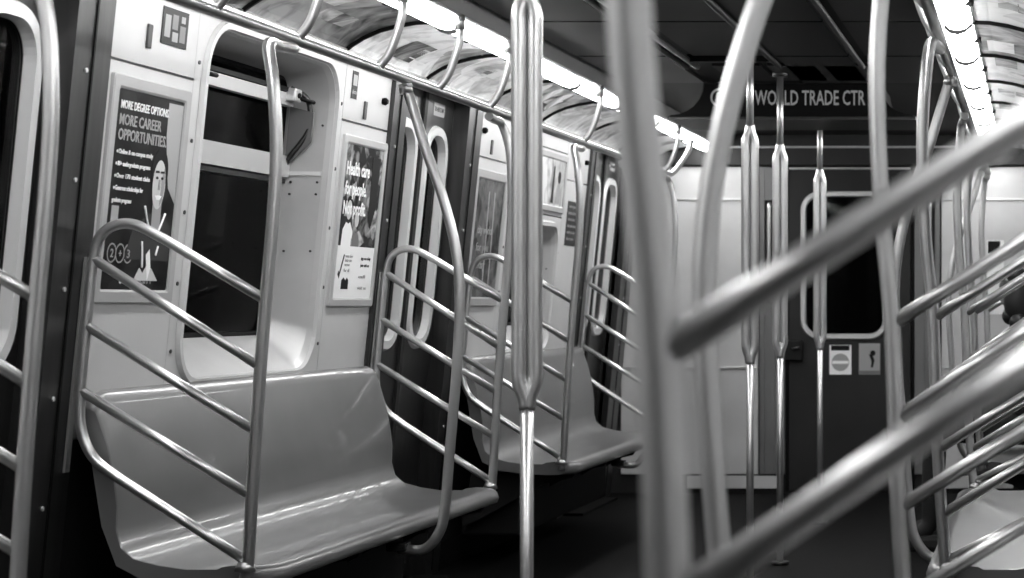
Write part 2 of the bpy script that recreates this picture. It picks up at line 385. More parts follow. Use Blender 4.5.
# sliding doors -----------------------------------------------------------
dn = 0
for s in (-1, 1):
    for (d0, d1) in DOORS:
        dn += 1; dc = (d0+d1)/2
        D = tag(empty('door_%d' % dn, P(s, dc, 0)), kind='structure')
        for k, (l0, l1) in enumerate(((d0-.03, dc-.006), (dc+.006, d1+.03))):
            n = 8; off = -.05
            lw0, lw1 = (l0+.115, l1-.075) if k == 0 else (l0+.075, l1-.115)
            lz0, lz1, lr = .98, 1.80, .10
            outl = [P(s, y, z, off) for y, z in rect_like(l0, l1, .015, ZT-.01, n)]
            inn = [P(s, y, z, off) for y, z in rrect(lw0, lw1, lz0, lz1, lr, n)]
            inb = [P(s, y, z, off-.03) for y, z in rrect(lw0, lw1, lz0, lz1, lr, n)]
            outb = [P(s, y, z, off-.03) for y, z in rect_like(l0, l1, .015, ZT-.01, n)]
            mb = MB(); mb.ring(outl, inn); mb.ring(inn, inb); mb.ring(inb, outb); mb.ring(outb, outl)
            L = mb.build('door_leaf', 'door_steel', D)
            a = [P(s, y, z, off+.001) for y, z in rrect(lw0-.035, lw1+.035, lz0-.035, lz1+.035, lr+.035, n)]
            b = [P(s, y, z, off+.012) for y, z in rrect(lw0-.027, lw1+.027, lz0-.027, lz1+.027, lr+.027, n)]
            c = [P(s, y, z, off+.012) for y, z in rrect(lw0+.004, lw1-.004, lz0+.004, lz1-.004, lr-.004, n)]
            d = [P(s, y, z, off-.02) for y, z in rrect(lw0+.008, lw1-.008, lz0+.008, lz1-.008, lr-.008, n)]
            mb = MB(); mb.ring(a, b); mb.ring(b, c); mb.ring(c, d); mb.build('window_frame', 'door_frame', L)
            MB().prism([P(s, y, z, off-.018) for y, z in rrect(lw0, lw1, lz0, lz1, lr, n)], Vector((s*.004, 0, 0))).build('pane', 'glass', L)
            ye = l1 if k == 0 else l0
            q = [P(s, ye-.012, .02, off), P(s, ye+.012, .02, off), P(s, ye+.012, ZT-.02, off), P(s, ye-.012, ZT-.02, off)]
            MB().prism(q, Vector((-s*.012, 0, 0))).build('rubber_edge', 'rubber', L)
            # notice above the window
            M = wall_frame(s, (lw0+lw1)/2, 1.895, off)
            MB().box((-.07, -.026, 0), (.07, .026, .002)).xf(M).build('door_sticker', 'ink_grey', L)
            tm = text_mb('DO NOT LEAN', .018, .115, align='CENTER', bold=.01); tm.v = [p+Vector((0, -.008, .002)) for p in tm.v]
            tm.xf(M).build('lettering', 'paper_dark', L)
        MB().prism([P(s, d0, ZT-.03, .02), P(s, d1, ZT-.03, .02), P(s, d1, ZT+.02, .02), P(s, d0, ZT+.02, .02)], Vector((s*.1, 0, 0))).build('door_header', 'pillar_steel', D)
        MB().box((min(s*1.30, s*1.44), d0, 0), (max(s*1.30, s*1.44), d1, .014)).build('threshold', 'black', D)

# end wall ----------------------------------------------------------------
_e = MB()
for (a_, b_, c_, d_) in ((-1.5, -.262, -.05, Z_CEIL+.05), (.20, 1.5, -.05, Z_CEIL+.05), (-.262, .20, -.05, .945), (-.262, .20, 1.765, Z_CEIL+.05)):
    _e.box((a_, Y_END, c_), (b_, Y_END+.05, d_))
E = tag(_e.build('wall_end', 'end_door'), kind='structure')
def eb(x0, x1, z0, z1, m, name, d=.02, par=None): return MB().bevbox((x0, Y_END-d, z0), (x1, Y_END+.001, z1), min(.003, d*.3)).build(name, m, par or E)
for sx in (-1, 1):
    def e2(a, b, *r, **k): return eb(min(sx*a, sx*b), max(sx*a, sx*b), *r, **k)
    e2(.545, 1.36, .755, 1.742, 'endwall', 'panel'); e2(.545, 1.36, 1.752, 1.94, 'endwall', 'panel'); e2(.545, 1.36, .115, .742, 'endwall', 'panel')
    e2(.545, 1.36, 1.741, 1.753, 'bright_trim', 'trim_strip', d=.028); e2(.545, 1.36, .741, .756, 'bright_trim', 'trim_strip', d=.028)
    for (a_, b_, c_, d_) in ((.385, .445, .115, 1.94), (.505, .535, .115, 1.94), (.445, .505, .115, 1.13), (.445, .505, 1.74, 1.94)):
        e2(a_, b_, c_, d_, 'end_strip', 'panel', d=.03)
    e2(.43, .97, .03, .105, 'white_panel', 'kick_plate', d=.02)
    e2(.365, .383, .02, 1.94, 'black', 'door_seal', d=.03)
    mb = MB().tube(fillet([(sx*.475, Y_END-.02, 1.72), (sx*.475, Y_END-.06, 1.72), (sx*.475, Y_END-.06, 1.15), (sx*.475, Y_END-.02, 1.15)], .03), .012, 10); mb.build('grab_handle', 'steel', E)
eb(-1.36, 1.36, 1.95, Z_CEIL, 'header', 'header_panel', d=.05)
eb(-1.36, 1.36, 2.05, 2.062, 'bright_trim', 'trim_strip', d=.056); eb(-.36, .36, 1.925, 1.937, 'bright_trim', 'trim_strip', d=.03)
# end door
dn += 1
ED = tag(empty('door_%d' % dn, (-.02, Y_END, 0)), kind='structure')
n = 8; w0, w1, z0, z1, r = -.262, .20, .945, 1.765, .085
def EP(x, z, d): return Vector((x, Y_END-d, z))
mb = MB(); A = [EP(x, z, .03) for x, z in rect_like(-.36, .36, .02, 1.92, n)]; B = [EP(x, z, .03) for x, z in rrect(w0, w1, z0, z1, r, n)]
C_ = [EP(x, z, .004) for x, z in rrect(w0, w1, z0, z1, r, n)]; D_ = [EP(x, z, .004) for x, z in rect_like(-.36, .36, .02, 1.92, n)]
mb.ring(A, B); mb.ring(B, C_); mb.ring(D_, A); dl = mb.build('door_leaf', 'end_door', ED)
mb = MB()
prev = None
for (ins, d) in ((-.03, .03), (-.024, .045), (-.002, .045), (.004, .03)):
    L = [EP(x, z, d) for x, z in rrect(w0+ins, w1-ins, z0+ins, z1-ins, max(.02, r-ins), n)]
    if prev: mb.ring(prev, L)
    prev = L
mb.build('window_frame', 'bright_trim', ED)
MB().prism([EP(x, z, .012) for x, z in rrect(w0, w1, z0, z1, r, n)], Vector((0, .004, 0))).build('pane', 'glass', ED)
mb = MB().bevbox((-.38, Y_END-.075, .79), (-.275, Y_END-.028, .915), .008); lk = mb.build('lock', 'paper_dark', ED)
MB().tube(fillet([(-.33, Y_END-.07, .86), (-.33, Y_END-.10, .86), (-.29, Y_END-.10, .87)], .01), .009, 8).build('lock_lever', 'pillar_steel', lk)

# door stickers are flat prints on the end door
def decal(name, M, w_, h_, m, parent=None):
    o = empty(name, M) if parent is None else parent
    MB().box((-w_/2, -h_/2, 0), (w_/2, h_/2, .0015)).build('sheet', m, o, local=True); return o
def disc(cx, cy, r, z, nseg=28, r2=None, sy=1.):
    pts = [Vector((cx+r*math.cos(2*math.pi*k/nseg), cy+sy*r*math.sin(2*math.pi*k/nseg), z)) for k in range(nseg)]
    if r2 is None: return MB().prism(pts, Vector((0, 0, .0006)))
    p2 = [Vector((cx+r2*math.cos(2*math.pi*k/nseg), cy+sy*r2*math.sin(2*math.pi*k/nseg), z)) for k in range(nseg)]
    u = Vector((0, 0, .0006)); mb = MB(); mb.ring(pts, p2); mb.ring([p+u for p in pts], [p+u for p in p2]); mb.ring(pts, [p+u for p in pts]); mb.ring(p2, [p+u for p in p2])
    return mb
def end_frame(x, z, d=.031): # reading frame on the end wall (seen from -Y)
    M = Matrix(((1, 0, 0), (0, 0, -1), (0, 1, 0))).to_4x4(); M.translation = Vector((x, Y_END-d, z)); return M
Dk = decal('door_notice', end_frame(-.055, .795), .13, .175, 'paper_white')
tag(Dk, 'white square no-entry notice with a barred disc on the end door', 'notice')
disc(0, -.015, .052, .0015).build('barred_disc', 'ink_grey', Dk, local=True)
MB().box((-.048, -.024, .002), (.048, -.006, .0026)).build('bar', 'paper_white', Dk, local=True)
MB().box((-.055, .055, .0015), (.055, .085, .0022)).build('heading', 'ink_black', Dk, local=True)
Dk = decal('warning_notice', end_frame(.118, .80), .125, .185, 'ink_grey')
tag(Dk, 'grey warning notice with a dark falling figure on the end door', 'notice')
disc(.02, .035, .016, .0015).build('figure_head', 'ink_black', Dk, local=True)
MB().prism([Vector(p) for p in ((-.005, .03, .0015), (.02, .02, .0015), (.03, -.01, .0015), (.02, -.05, .0015), (.008, -.05, .0015), (.012, -.015, .0015))], (0, 0, .0006)).build('figure_body', 'ink_black', Dk, local=True)
MB().box((-.06, -.09, .0015), (.06, -.07, .002)).build('caption_band', 'paper_mid', Dk, local=True)
Dk = decal('wall_notice', end_frame(.865, 1.285, .021), .10, .44, 'paper_white')
tag(Dk, 'tall white notice with a black heading block on the end wall panel', 'notice')
MB().box((-.045, .14, .0015), (.028, .215, .0022)).build('heading', 'ink_black', Dk, local=True)

# ---------------------------------------------------------------- coves: trims, ad cards and light diffusers
PROF = [(.797, 2.070), (.803, 2.048), (.818, 2.033), (.845, 2.028), (.872, 2.036), (.893, 2.055)]      # bulging light cover
CARD = [(.897, 2.062), (.95, 2.060), (1.01, 2.050), (1.07, 2.034), (1.125, 2.010), (1.165, 1.985), (1.185, 1.968)]   # ad card, down to the wall
SEG = .87; Y0C = 2.28
NSEG = 11
WHERE = ['over the bench before the first sliding doors', 'beside the first sliding doors', 'over the first sliding doors', 'over the portrait poster', 'over the big window', 'over the health care poster',
         'over the middle sliding doors', 'over the skyscraper poster', 'over the low window', 'over the black text notice', 'over the last sliding doors']
FAR = ['the bench before the first doors', 'the jamb of the first doors', 'the first sliding doors', 'the portrait poster', 'the big window', 'the health care poster',
       'the middle sliding doors', 'the skyscraper poster', 'the low window', 'the black text notice', 'the last sliding doors']
def where(s, k):
    if k < 0: return 'towards the rear of the car on the %s side' % ('poster' if s < 0 else 'passenger')
    return WHERE[k] if s < 0 else 'across the car from '+FAR[k]
adjs = ['ad_dark', 'ad_mid', 'ad_dark', 'ad_dark', 'ad_dark', 'ad_light', 'ad_light', 'ad_mid', 'ad_light', 'ad_mid', 'ad_light']
for s, side in ((-1, 'left'), (1, 'right')):
    ax = lambda p, y: Vector((s*p[0], y, p[1]))
    mb = MB()                                   # casing: ceiling edge, underside and closed back
    cas = [(.765, 2.13), (.765, 2.066), (.785, 2.06), (.79, 2.085), (.897, 2.078), (1.01, 2.068), (1.10, 2.045), (1.17, 2.0), (1.188, 1.962), (1.20, 1.955), (XW(1.95)+.02, 1.957), (XW(2.1)+.02, 2.13)]
    mb.prism([ax(p, Y_NEAR) for p in cas], Vector((0, Y_END-Y_NEAR, 0)))
    tn += 1; cv = tag(mb.build('trim_%d' % tn, 'grey_panel'), kind='structure')
    MB().tube([(s*.775, Y_NEAR, 2.068), (s*.775, Y_END, 2.068)], .010, 8).build('top_edge', 'steel', cv)
    MB().tube([(s*.896, Y_NEAR, 2.060), (s*.896, Y_END, 2.060)], .006, 8).build('middle_edge', 'steel', cv)
    MB().tube([(s*1.186, Y_NEAR, 1.960), (s*1.186, Y_END, 1.960)], .013, 8).build('bottom_edge', 'steel', cv)
    for k in range(-3, NSEG):
        y0 = Y0C+k*SEG; y1 = y0+SEG-.012
        if y1 > Y_END: y1 = Y_END-.002
        # diffuser (upper quarter of the cove)
        th = MB(); th.prism([ax(p, y0) for p in PROF]+[ax((p[0], 2.074), y0) for p in PROF[::-1]], Vector((0, y1-y0, 0)))
        o = th.build('light_diffuser' if k > 3 else 'light_diffuser_offscreen', 'diffuser')
        tag(o, 'white light cover at ceiling edge %s' % where(s, k), 'light', 'cove light covers')
        if k < 0: continue
        pr = CARD
        loop = [ax(p, y0) for p in pr]+[ax((p[0]+.012, p[1]+.008), y0) for p in pr[::-1]]
        th = MB().prism(loop, Vector((0, y1-y0, 0)))
        mm = adjs[k] if s < 0 else ('ad_pale' if k != 5 else 'ad_mid')
        o = th.build('ad_card', mm)
        kindw = {'ad_dark': 'dark', 'ad_mid': 'mid grey', 'ad_light': 'pale', 'ad_pale': 'very pale'}[mm]
        tag(o, '%s curved advertising card %s' % (kindw, where(s, k)), 'ad card', 'ad cards in the coves')
        # printed blocks on the card
        def onc(t, off=.002):
            i = min(int(t*(len(pr)-1)), len(pr)-2); f = t*(len(pr)-1)-i
            a, b = Vector((pr[i][0], pr[i][1])), Vector((pr[i+1][0], pr[i+1][1])); q = a.lerp(b, f); dd = (b-a).normalized(); nn = Vector((-dd.y, dd.x))
            nn = -nn if nn.dot(Vector((-1, -1))) < 0 else nn
            q = q+nn*off; return (q.x, q.y)
        rr = random.Random(k*7+int(s))
        for j in range(2):
            ya = y0+.06+rr.random()*.5; yb = min(ya+.12+rr.random()*.2, y1-.03); ta = .1+rr.random()*.4; tb = ta+.12+rr.random()*.25
            ts = [ta+(tb-ta)*i/4 for i in range(5)]
            mb = MB()
            for i in range(4): mb.add([ax(onc(ts[i]), ya), ax(onc(ts[i]), yb), ax(onc(ts[i+1]), yb), ax(onc(ts[i+1]), ya)], [(0, 1, 2, 3)])
            mb.build('printed_block', ['ad_mid', 'ad_light'][j], o)
        if s < 0 and k == 7:
            for j in range(3):
                cy, tc = y0+.22+j*.19, .42
                loopp = [(tc+.26*math.cos(a), cy+.055*math.sin(a)+.10*math.cos(a)) for a in [i*2*math.pi/20 for i in range(20)]]
                MB().poly([ax(onc(min(max(t, .02), .98), .004), yy) for t, yy in loopp]).build('printed_oval', 'paper_white', o)
        # divider at the card's end
        lp = [ax((p[0]-.002, p[1]-.012), y1) for p in PROF+CARD]+[ax((p[0]+.006, p[1]+.012), y1) for p in (PROF+CARD)[::-1]]
        MB().prism(lp, Vector((0, .012, 0))).build('divider', 'black', cv)
        MB().box((min(s*.88, s*.91), y0+.40, 2.045), (max(s*.88, s*.91), y0+.43, 2.066)).build('clip', 'black', cv)

# ---------------------------------------------------------------- benches
SPROF = [(1.312, .893), (1.296, .902), (1.278, .893), (1.268, .865), (1.248, .76), (1.232, .68), (1.224, .61), (1.226, .55), (1.214, .505), (1.182, .477), (1.12, .460), (1.05, .450),
         (.97, .450), (.90, .457), (.865, .461), (.842, .459), (.826, .448), (.820, .430), (.826, .413), (.85, .405), (.90, .405), (1.05, .410), (1.16, .425), (1.225, .46), (1.262, .56), (1.29, .74), (1.318, .86)]
def bench(s, y0, y1, label):
    B = empty('bench', (s*1.05, (y0+y1)/2, 0)); tag(B, label, 'bench', 'long side benches')
    r = .07
    def sect(y, k):                             # k: 0 full profile, >0 shrink towards the core for rounded ends
        c = Vector((1.13, .47)); out = []
        for p in SPROF:
            q = Vector(p)
            if p[0] < .92: q.x += k*.9
            if p[1] > .82: q.y -= k*.7
            out.append(Vector((s*q.x, y, q.y)))
        return out
    mb = MB(); secs = []
    for i in range(5):
        a = i/4*math.pi/2; secs.append((y0+r*(1-math.sin(a)) if False else y0+r*(1-math.cos(math.pi/2-a)) if False else y0+r*(1-math.cos(a)), r*(1-math.sin(a))))
    L = [(y0+.0, r*.9), (y0+.012, r*.5), (y0+.035, r*.18), (y0+.07, 0)]
    L += [(y0+.07+(y1-y0-.14)*k/6, 0) for k in range(1, 6)]
    L += [(y1-.07, 0), (y1-.035, r*.18), (y1-.012, r*.5), (y1, r*.9)]
    rows = [sect(y, k) for y, k in L]; m = len(SPROF)
    vs = [p for row in rows for p in row]
    fs = [(i*m+j, i*m+(j+1) % m, (i+1)*m+(j+1) % m, (i+1)*m+j) for i in range(len(rows)-1) for j in range(m)]
    mb.add(vs, fs, True); mb.f.append(list(range(m))[::-1]); mb.f.append([(len(rows)-1)*m+j for j in range(m)])
    mb.build('seat_shell', 'seat', B)
    # cantilever brackets and heater box below
    k = max(2, int((y1-y0)/.55))
    for i in range(k+1):
        y = y0+.12+(y1-y0-.24)*i/k
        q = [Vector((s*.86, y-.015, .402)), Vector((s*1.30, y-.015, .40)), Vector((s*1.34, y-.015, .18)), Vector((s*1.28, y-.015, .20)), Vector((s*1.0, y-.015, .355)), Vector((s*.87, y-.015, .385))]
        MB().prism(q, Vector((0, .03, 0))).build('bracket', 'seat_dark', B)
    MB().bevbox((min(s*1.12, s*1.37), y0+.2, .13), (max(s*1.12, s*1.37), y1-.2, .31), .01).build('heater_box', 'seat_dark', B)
    return B
bench(-1, 1.90, 3.83, 'grey moulded side bench before the door whose jamb stands by the portrait poster')
bench(-1, 5.06, 7.235, 'grey moulded side bench under the big window between the two lettered posters')
bench(-1, 8.41, 10.55, 'grey moulded side bench under the low window and black notice')
bench(1, 1.40, 3.54, 'grey moulded side bench behind the large foreground guard rails')
bench(1, 5.06, 7.22, 'grey moulded side bench across the aisle from the big window')
bench(1, 8.41, 10.55, 'grey moulded side bench that the dark-haired passenger sits on')

# ---------------------------------------------------------------- seat-end guards (post, loop, three rails)
HX, HZ = .85, 1.82                               # overhead handrail
def guard(s, Y, dj, label):
    """dj: how far along the car the post's top runs before joining the handrail"""
    G = empty('seat_guard', (s*.88, Y, .45)); tag(G, label, 'guard rail', 'seat-end guards of bent steel tube')
    dz = -.046 if s > 0 else 0.
    ex = .013 if s > 0 else 0.
    V = lambda x, z, y=0.: Vector((s*(x+(ex if .9 < z < 1.75 and x < .9 else 0)), Y+y, z+(dz if .6 < z < 1.5 else 0)))
    post = [V(.883, .43), V(.875, .48), V(.856, .80), V(.832, 1.12), V(.812, 1.35), V(.804, 1.52), V(.812, 1.68), V(.835, 1.775, dj*.12), V(.846, 1.787, dj*.55), V(.85, HZ-.0265, dj)]
    MB().tube(spline(post, 5), .0155, 14).build('post', 'steel', G)
    MB().tube([V(.883, .452), V(.882, .475)], [.026, .018], 14).build('post_collar', 'steel', G)
    loop = [V(.832, 1.133), V(1.085, 1.285), V(1.16, 1.322), V(1.215, 1.318), V(1.250, 1.285), V(1.266, 1.22), V(1.283, 1.05), V(1.297, .88), V(1.292, .80), V(1.262, .735), V(1.20, .685), V(.878, .477)]
    sp = [loop[0], loop[0].lerp(loop[1], .5)]+spline(loop[1:6], 6)+spline(loop[5:11], 5)[1:]+[loop[10].lerp(loop[11], .5), loop[11]]
    MB().tube(sp, .0130, 12).build('loop', 'steel', G)
    for (za, xa, zb, xb) in ((.966, .846, 1.236, 1.263), (.803, .857, 1.068, 1.281), (.640, .867, .905, 1.296)):
        MB().tube([V(xa, za), V((xa+xb)/2, (za+zb)/2), V(xb, zb)], .0125, 12).build('rail', 'steel', G)
    # flat mounting strip on the wall behind the loop
    q = [P(s, Y-.012, .70, .018), P(s, Y+.012, .70, .018), P(s, Y+.012, 1.24, .018), P(s, Y-.012, 1.24, .018)]
    MB().prism(q, Vector((-s*.006, 0, 0))).build('mounting_strip', 'steel', G)
    return G
guard(-1, 3.87, -.15, 'steel tube guard at the bench end before the first sliding door, cut by the frame')
guard(-1, 5.02, .24, 'steel tube guard standing in front of the portrait poster at the near bench end')
guard(-1, 7.28, -.14, 'steel tube guard beside the sliding doors just past the health care poster')
guard(-1, 8.37, .24, 'steel tube guard in front of the narrow dark poster beyond the sliding doors')
guard(-1, 10.58, -.10, 'small distant steel tube guard in front of the last sliding doors')
guard(1, 1.36, .22, 'huge blurred steel guard in the foreground, its sloping bars crossing the end door')
guard(1, 3.58, -.14, 'steel tube guard just beyond the foreground guard, ending the same bench')
guard(1, 5.02, .24, 'steel tube guard opening the middle bench opposite the big window')
guard(1, 7.26, -.14, 'steel tube guard closing the middle bench opposite the health care poster')
guard(1, 8.37, .24, 'steel tube guard at the near end of the passenger\'s bench')
guard(1, 10.58, -.10, 'steel tube guard between the passenger and the end wall')

# bowed poles in the middle of the benches
def bowed(s, Y, label):
    G = empty('bowed_pole', (s*.73, Y, .38)); tag(G, label, 'pole', 'bowed poles at bench fronts')
    V = lambda x, z: Vector((s*x, Y, z))
    pts = [V(.85, HZ-.018), V(.828, 1.74), V(.785, 1.60), V(.735, 1.46), V(.694, 1.30), V(.680, 1.14), V(.690, .92), V(.712, .66), V(.725, .50), V(.742, .42), V(.79, .365), V(.87, .365)]
    MB().tube(spline(pts, 6), .0155, 14).build('tube', 'steel', G)
    MB().tube([V(.845, HZ-.045), V(.85, HZ-.017)], .021, 12).build('top_collar', 'steel', G)
    MB().bevbox((min(s*.84, s*.90), Y-.03, .36), (max(s*.84, s*.90), Y+.03, .384), .004).build('foot_plate', 'seat_dark', G)
bowed(-1, 6.19, 'bowed steel pole before the bench under the big window')
bowed(-1, 9.46, 'bowed steel pole before the bench under the low window')
bowed(1, 2.54, 'thick blurred bowed steel pole just beyond the foreground guard')
bowed(1, 5.98, 'bowed steel pole before the middle bench opposite the big window')
bowed(1, 9.75, 'bowed steel pole beside the seated passenger')

# overhead handrails with their hangers
for s in (-1, 1):
    H = empty('overhead_handrail', (s*HX, 5.0, HZ))
    tag(H, 'long overhead steel handrail with curved hangers along the '+('poster wall' if s < 0 else 'passenger side'), 'handrail', 'overhead handrails')
    V = lambda x, y, z: Vector((s*x, y, z))
    path = fillet([V(HX, .6, HZ), V(HX, 10.75, HZ), V(.79, 10.90, 1.95), V(.775, 10.92, 2.02)], .08)
    MB().tube(path, .0155, 12).build('rail', 'steel', H)
    for y in (1.5, 2.0, 2.75, 3.48, 4.15, 4.75, 5.28, 5.93, 6.52, 7.13, 8.62, 9.42, 10.5):
        pts = spline([V(.85, y, HZ), V(.815, y, 1.865), V(.79, y, 1.93), V(.775, y, 1.985), V(.775, y, 2.022)], 4)
        h = MB().tube(pts, .0125, 10).build('hanger', 'steel', H)
        MB().tube([V(.775, y, 2.018), V(.775, y, 2.066)], .0165, 10).build('hanger_collar', 'steel', h)

# split poles down the middle of the car
def split_pole(Y, x, rot, label):
    G = empty('split_pole', (x, Y, 0)); tag(G, label, 'pole', 'split poles in the aisle')
    r = .0140; zt, zb = 1.785, .925
    MB().tube([(x, Y, .0), (x, Y, .5), (x, Y, zb+.015)], r, 14).build('lower_tube', 'steel', G)
    MB().tube([(x, Y, zt-.015), (x, Y, 1.95), (x, Y, Z_CEIL-.001)], r, 14).build('upper_tube', 'steel', G)
    MB().tube([(x, Y, .0), (x, Y, .015)], .038, 14).build('floor_flange', 'pillar_steel', G)
    MB().tube([(x, Y, Z_CEIL-.026), (x, Y, Z_CEIL-.001)], .034, 14).build('ceiling_flange', 'pillar_steel', G)
    dx, dy = math.cos(rot), math.sin(rot)
    for k in (-1, 1):
        o = .0165*k
        pts = [Vector((x, Y, zb-.03)), Vector((x+o*.35*dx, Y+o*.35*dy, zb)), Vector((x+o*dx, Y+o*dy, zb+.035)), Vector((x+o*dx, Y+o*dy, zb+.10)), Vector((x+o*dx, Y+o*dy, 1.35)),
               Vector((x+o*dx, Y+o*dy, zt-.10)), Vector((x+o*dx, Y+o*dy, zt-.035)), Vector((x+o*.35*dx, Y+o*.35*dy, zt)), Vector((x, Y, zt+.03))]
        MB().tube(spline(pts, 4), .0172, 12).build('split_tube', 'steel', G)
split_pole(4.33, 0.0, .25, 'split steel floor-to-ceiling pole in the aisle nearest the portrait poster')
split_pole(7.72, 0.0, .25, 'split steel aisle pole between the middle pair of sliding doors')
split_pole(8.63, 0.0, .25, 'split steel aisle pole just before the lit destination sign')
split_pole(10.23, 0.0, .25, 'split steel aisle pole beyond the destination sign, before the end door window')

# ---------------------------------------------------------------- destination sign
YS = 9.05
SG = empty('destination_sign', (0, YS, 1.965)); tag(SG, 'black lit destination sign across the ceiling reading WORLD TRADE CTR', 'sign')
arch = [(-.56, 1.965), (.56, 1.965)]+[(.56-.16*math.sin(a), 1.972+.155*(1-math.cos(a))) for a in [k/6*math.pi/2 for k in range(7)]]+[(-.56+.16*math.sin(a), 1.972+.155*(1-math.cos(a))) for a in [k/6*math.pi/2 for k in range(6, -1, -1)]]
MB().prism([Vector((x, YS, z)) for x, z in arch], Vector((0, .62, 0))).build('housing', 'header', SG)
MB().prism([Vector((x*.985, YS-.006, 1.972+(z-1.965)*.93)) for x, z in arch], Vector((0, .006, 0))).build('display_face', 'black', SG)
MB().box((-.56, YS-.012, 1.958), (.56, YS, 1.968)).build('lower_edge', 'pillar_steel', SG)
Ms = end_frame(0, 0, 0); Ms.translation = Vector((-.168, YS-.0065, 2.025))
text_mb('WORLD TRADE CTR', .066, .50, bold=.012).xf(Ms).build('lettering', 'led', SG)
Mr = end_frame(0, 0, 0); Mr.translation = Vector((-.325, YS-.0065, 2.058))
disc(0, 0, .043, 0, r2=.034).xf(Mr).build('route_ring', 'led', SG)
tm = text_mb('E', .045, .028, bold=.015); tm.v = [p+Vector((-.014, -.0225, 0)) for p in tm.v]; tm.xf(Mr).build('route_letter', 'led', SG)

# ---------------------------------------------------------------- posters on the left wall
def poster(Y0, Y1, z0, z1, fw, m, label):
    yc, zc = (Y0+Y1)/2, (z0+z1)/2; hw, hh = (Y1-Y0)/2, (z1-z0)/2*math.sqrt(1+LEAN**2)
    O = empty('framed_poster', wall_frame(-1, yc, zc)); tag(O, label, 'poster')
    mb = MB(); n = 3; prev = None
    L = lambda ins, h: [Vector((x, y, h)) for x, y in rrect(-hw+ins, hw-ins, -hh+ins, hh-ins, .008, n)]
    for (i, h) in ((0, .0), (0, .009), (.004, .012), (fw-.006, .012), (fw, .009), (fw, .0)):
        if prev: mb.ring(prev, L(i, h))
        prev = L(i, h)
    mb.build('frame', 'grey_panel' if fw > .03 else 'bright_trim', O, local=True)
    MB().box((-hw+fw-.002, -hh+fw-.002, .001), (hw-fw+.002, hh-fw+.002, .006)).build('print', m, O, local=True)
    return O, hw-fw, hh-fw
def put(O, txt, x, y, h, wid, m='paper_white', z=.0072, bold=.012, name='lettering'):
    t = text_mb(txt, h, wid, bold=bold); t.v = [p+Vector((x, y, z)) for p in t.v]; return t.build(name, m, O, local=True)
def shape(O, pts, m, name, z=.0062, th=.0005):
    return MB().prism([Vector((x, y, z)) for x, y in pts], (0, 0, th)).build(name, m, O, local=True)
# poster with the portrait of a man
O, hw, hh = poster(5.094, 5.560, 1.125, 1.715, .036, 'poster_dark', 'dark poster MORE DEGREE OPTIONS with a smiling man in a dark hooded top')
tx = -hw+.020
put(O, 'MORE DEGREE OPTIONS.', tx, hh-.050, .0215, .285)
put(O, 'MORE CAREER', tx, hh-.092, .028, .245, 'paper_grey')
put(O, 'OPPORTUNITIES.', tx, hh-.131, .029, .285, 'paper_grey')
for k, (tt, wd) in enumerate((('Online & on-campus study', .215), ('80+ undergraduate programs', .205), ('Over 170 student clubs', .21), ('Generous scholarships for', .175), ('graduate programs', .125))):
    put(O, tt, tx+(.012 if k < 4 else 0), hh-.167-k*.0315, .0120, wd-.015, 'paper_white')
    if k < 4: disc(tx+.004, hh-.162-k*.0315, .004, .0072, 10).build('bullet', 'paper_white', O, local=True)
shape(O, [(hw-.092, hh-.01), (hw-.002, hh-.01), (hw-.002, -.02), (hw-.05, .02), (hw-.075, .10), (hw-.09, .16)], 'paper_grey', 'pale_backdrop', z=.0061)
fx, fy = hw-.110, .030
shape(O, [(fx-.165, -.27+.09), (fx-.13, -.10), (fx-.05, -.055), (fx+.05, -.055), (fx+.10, -.09), (fx+.103, -.18)], 'print_cloth', 'hooded_top', z=.0064)
disc(fx, fy+.030, .050, .0064, sy=1.30).build('hair', 'ink_black', O, local=True)
shape(O, [(fx-.022, -.10), (fx+.03, -.10), (fx+.028, -.02), (fx-.025, -.02)], 'ink_grey', 'neck', z=.0068)
disc(fx, fy-.004, .038, .0072, sy=1.75).build('face', 'skin_print', O, local=True)
shape(O, [(fx+.012, fy-.062), (fx+.028, fy-.045), (fx+.036, fy+.01), (fx+.026, fy+.045), (fx+.014, fy+.01)], 'ink_grey', 'cheek_shade', z=.0078)
for dx in (-.017, .014):
    disc(fx+dx, fy+.014, .0075, .0084, 10, sy=.55).build('eye', 'ink_black', O, local=True)
    shape(O, [(fx+dx-.012, fy+.027), (fx+dx+.012, fy+.028), (fx+dx+.010, fy+.034), (fx+dx-.011, fy+.033)], 'ink_black', 'eyebrow', z=.0084)
shape(O, [(fx-.004, fy+.01), (fx+.004, fy+.01), (fx+.008, fy-.018), (fx-.007, fy-.018)], 'ink_grey', 'nose', z=.0084)
shape(O, [(fx-.02, fy-.034), (fx, fy-.032), (fx+.02, fy-.034), (fx+.01, fy-.045), (fx-.01, fy-.045)], 'paper_white', 'smile', z=.0084)
def cord(pts, m='paper_white', name='hood_cord', r=.0028):
    MB().tube(spline([Vector((x, y, .0082)) for x, y in pts], 5), r, 6).build(name, m, O, local=True)
cord([(fx-.072, -.035), (fx-.05, -.075), (fx-.012, -.115), (fx+.02, -.10), (fx+.055, -.05)])
cord([(fx-.07, -.13), (fx-.062, -.16), (fx-.055, -.20)]); cord([(fx+.03, -.14), (fx+.02, -.165)])
shape(O, [(fx-.10, -.235), (fx-.07, -.20), (fx-.05, -.215), (fx-.03, -.195), (fx+.0, -.20), (fx+.045, -.235)], 'skin_print', 'crossed_hands', z=.008)
shape(O, [(fx-.04, -.165), (fx-.02, -.15), (fx-.005, -.20), (fx-.02, -.235)], 'paper_white', 'top_emblem', z=.0086)
MB().box((tx+.005, -.095, .0062), (tx+.045, -.042, .0066)).build('blank_square', 'paper_grey', O, local=True)
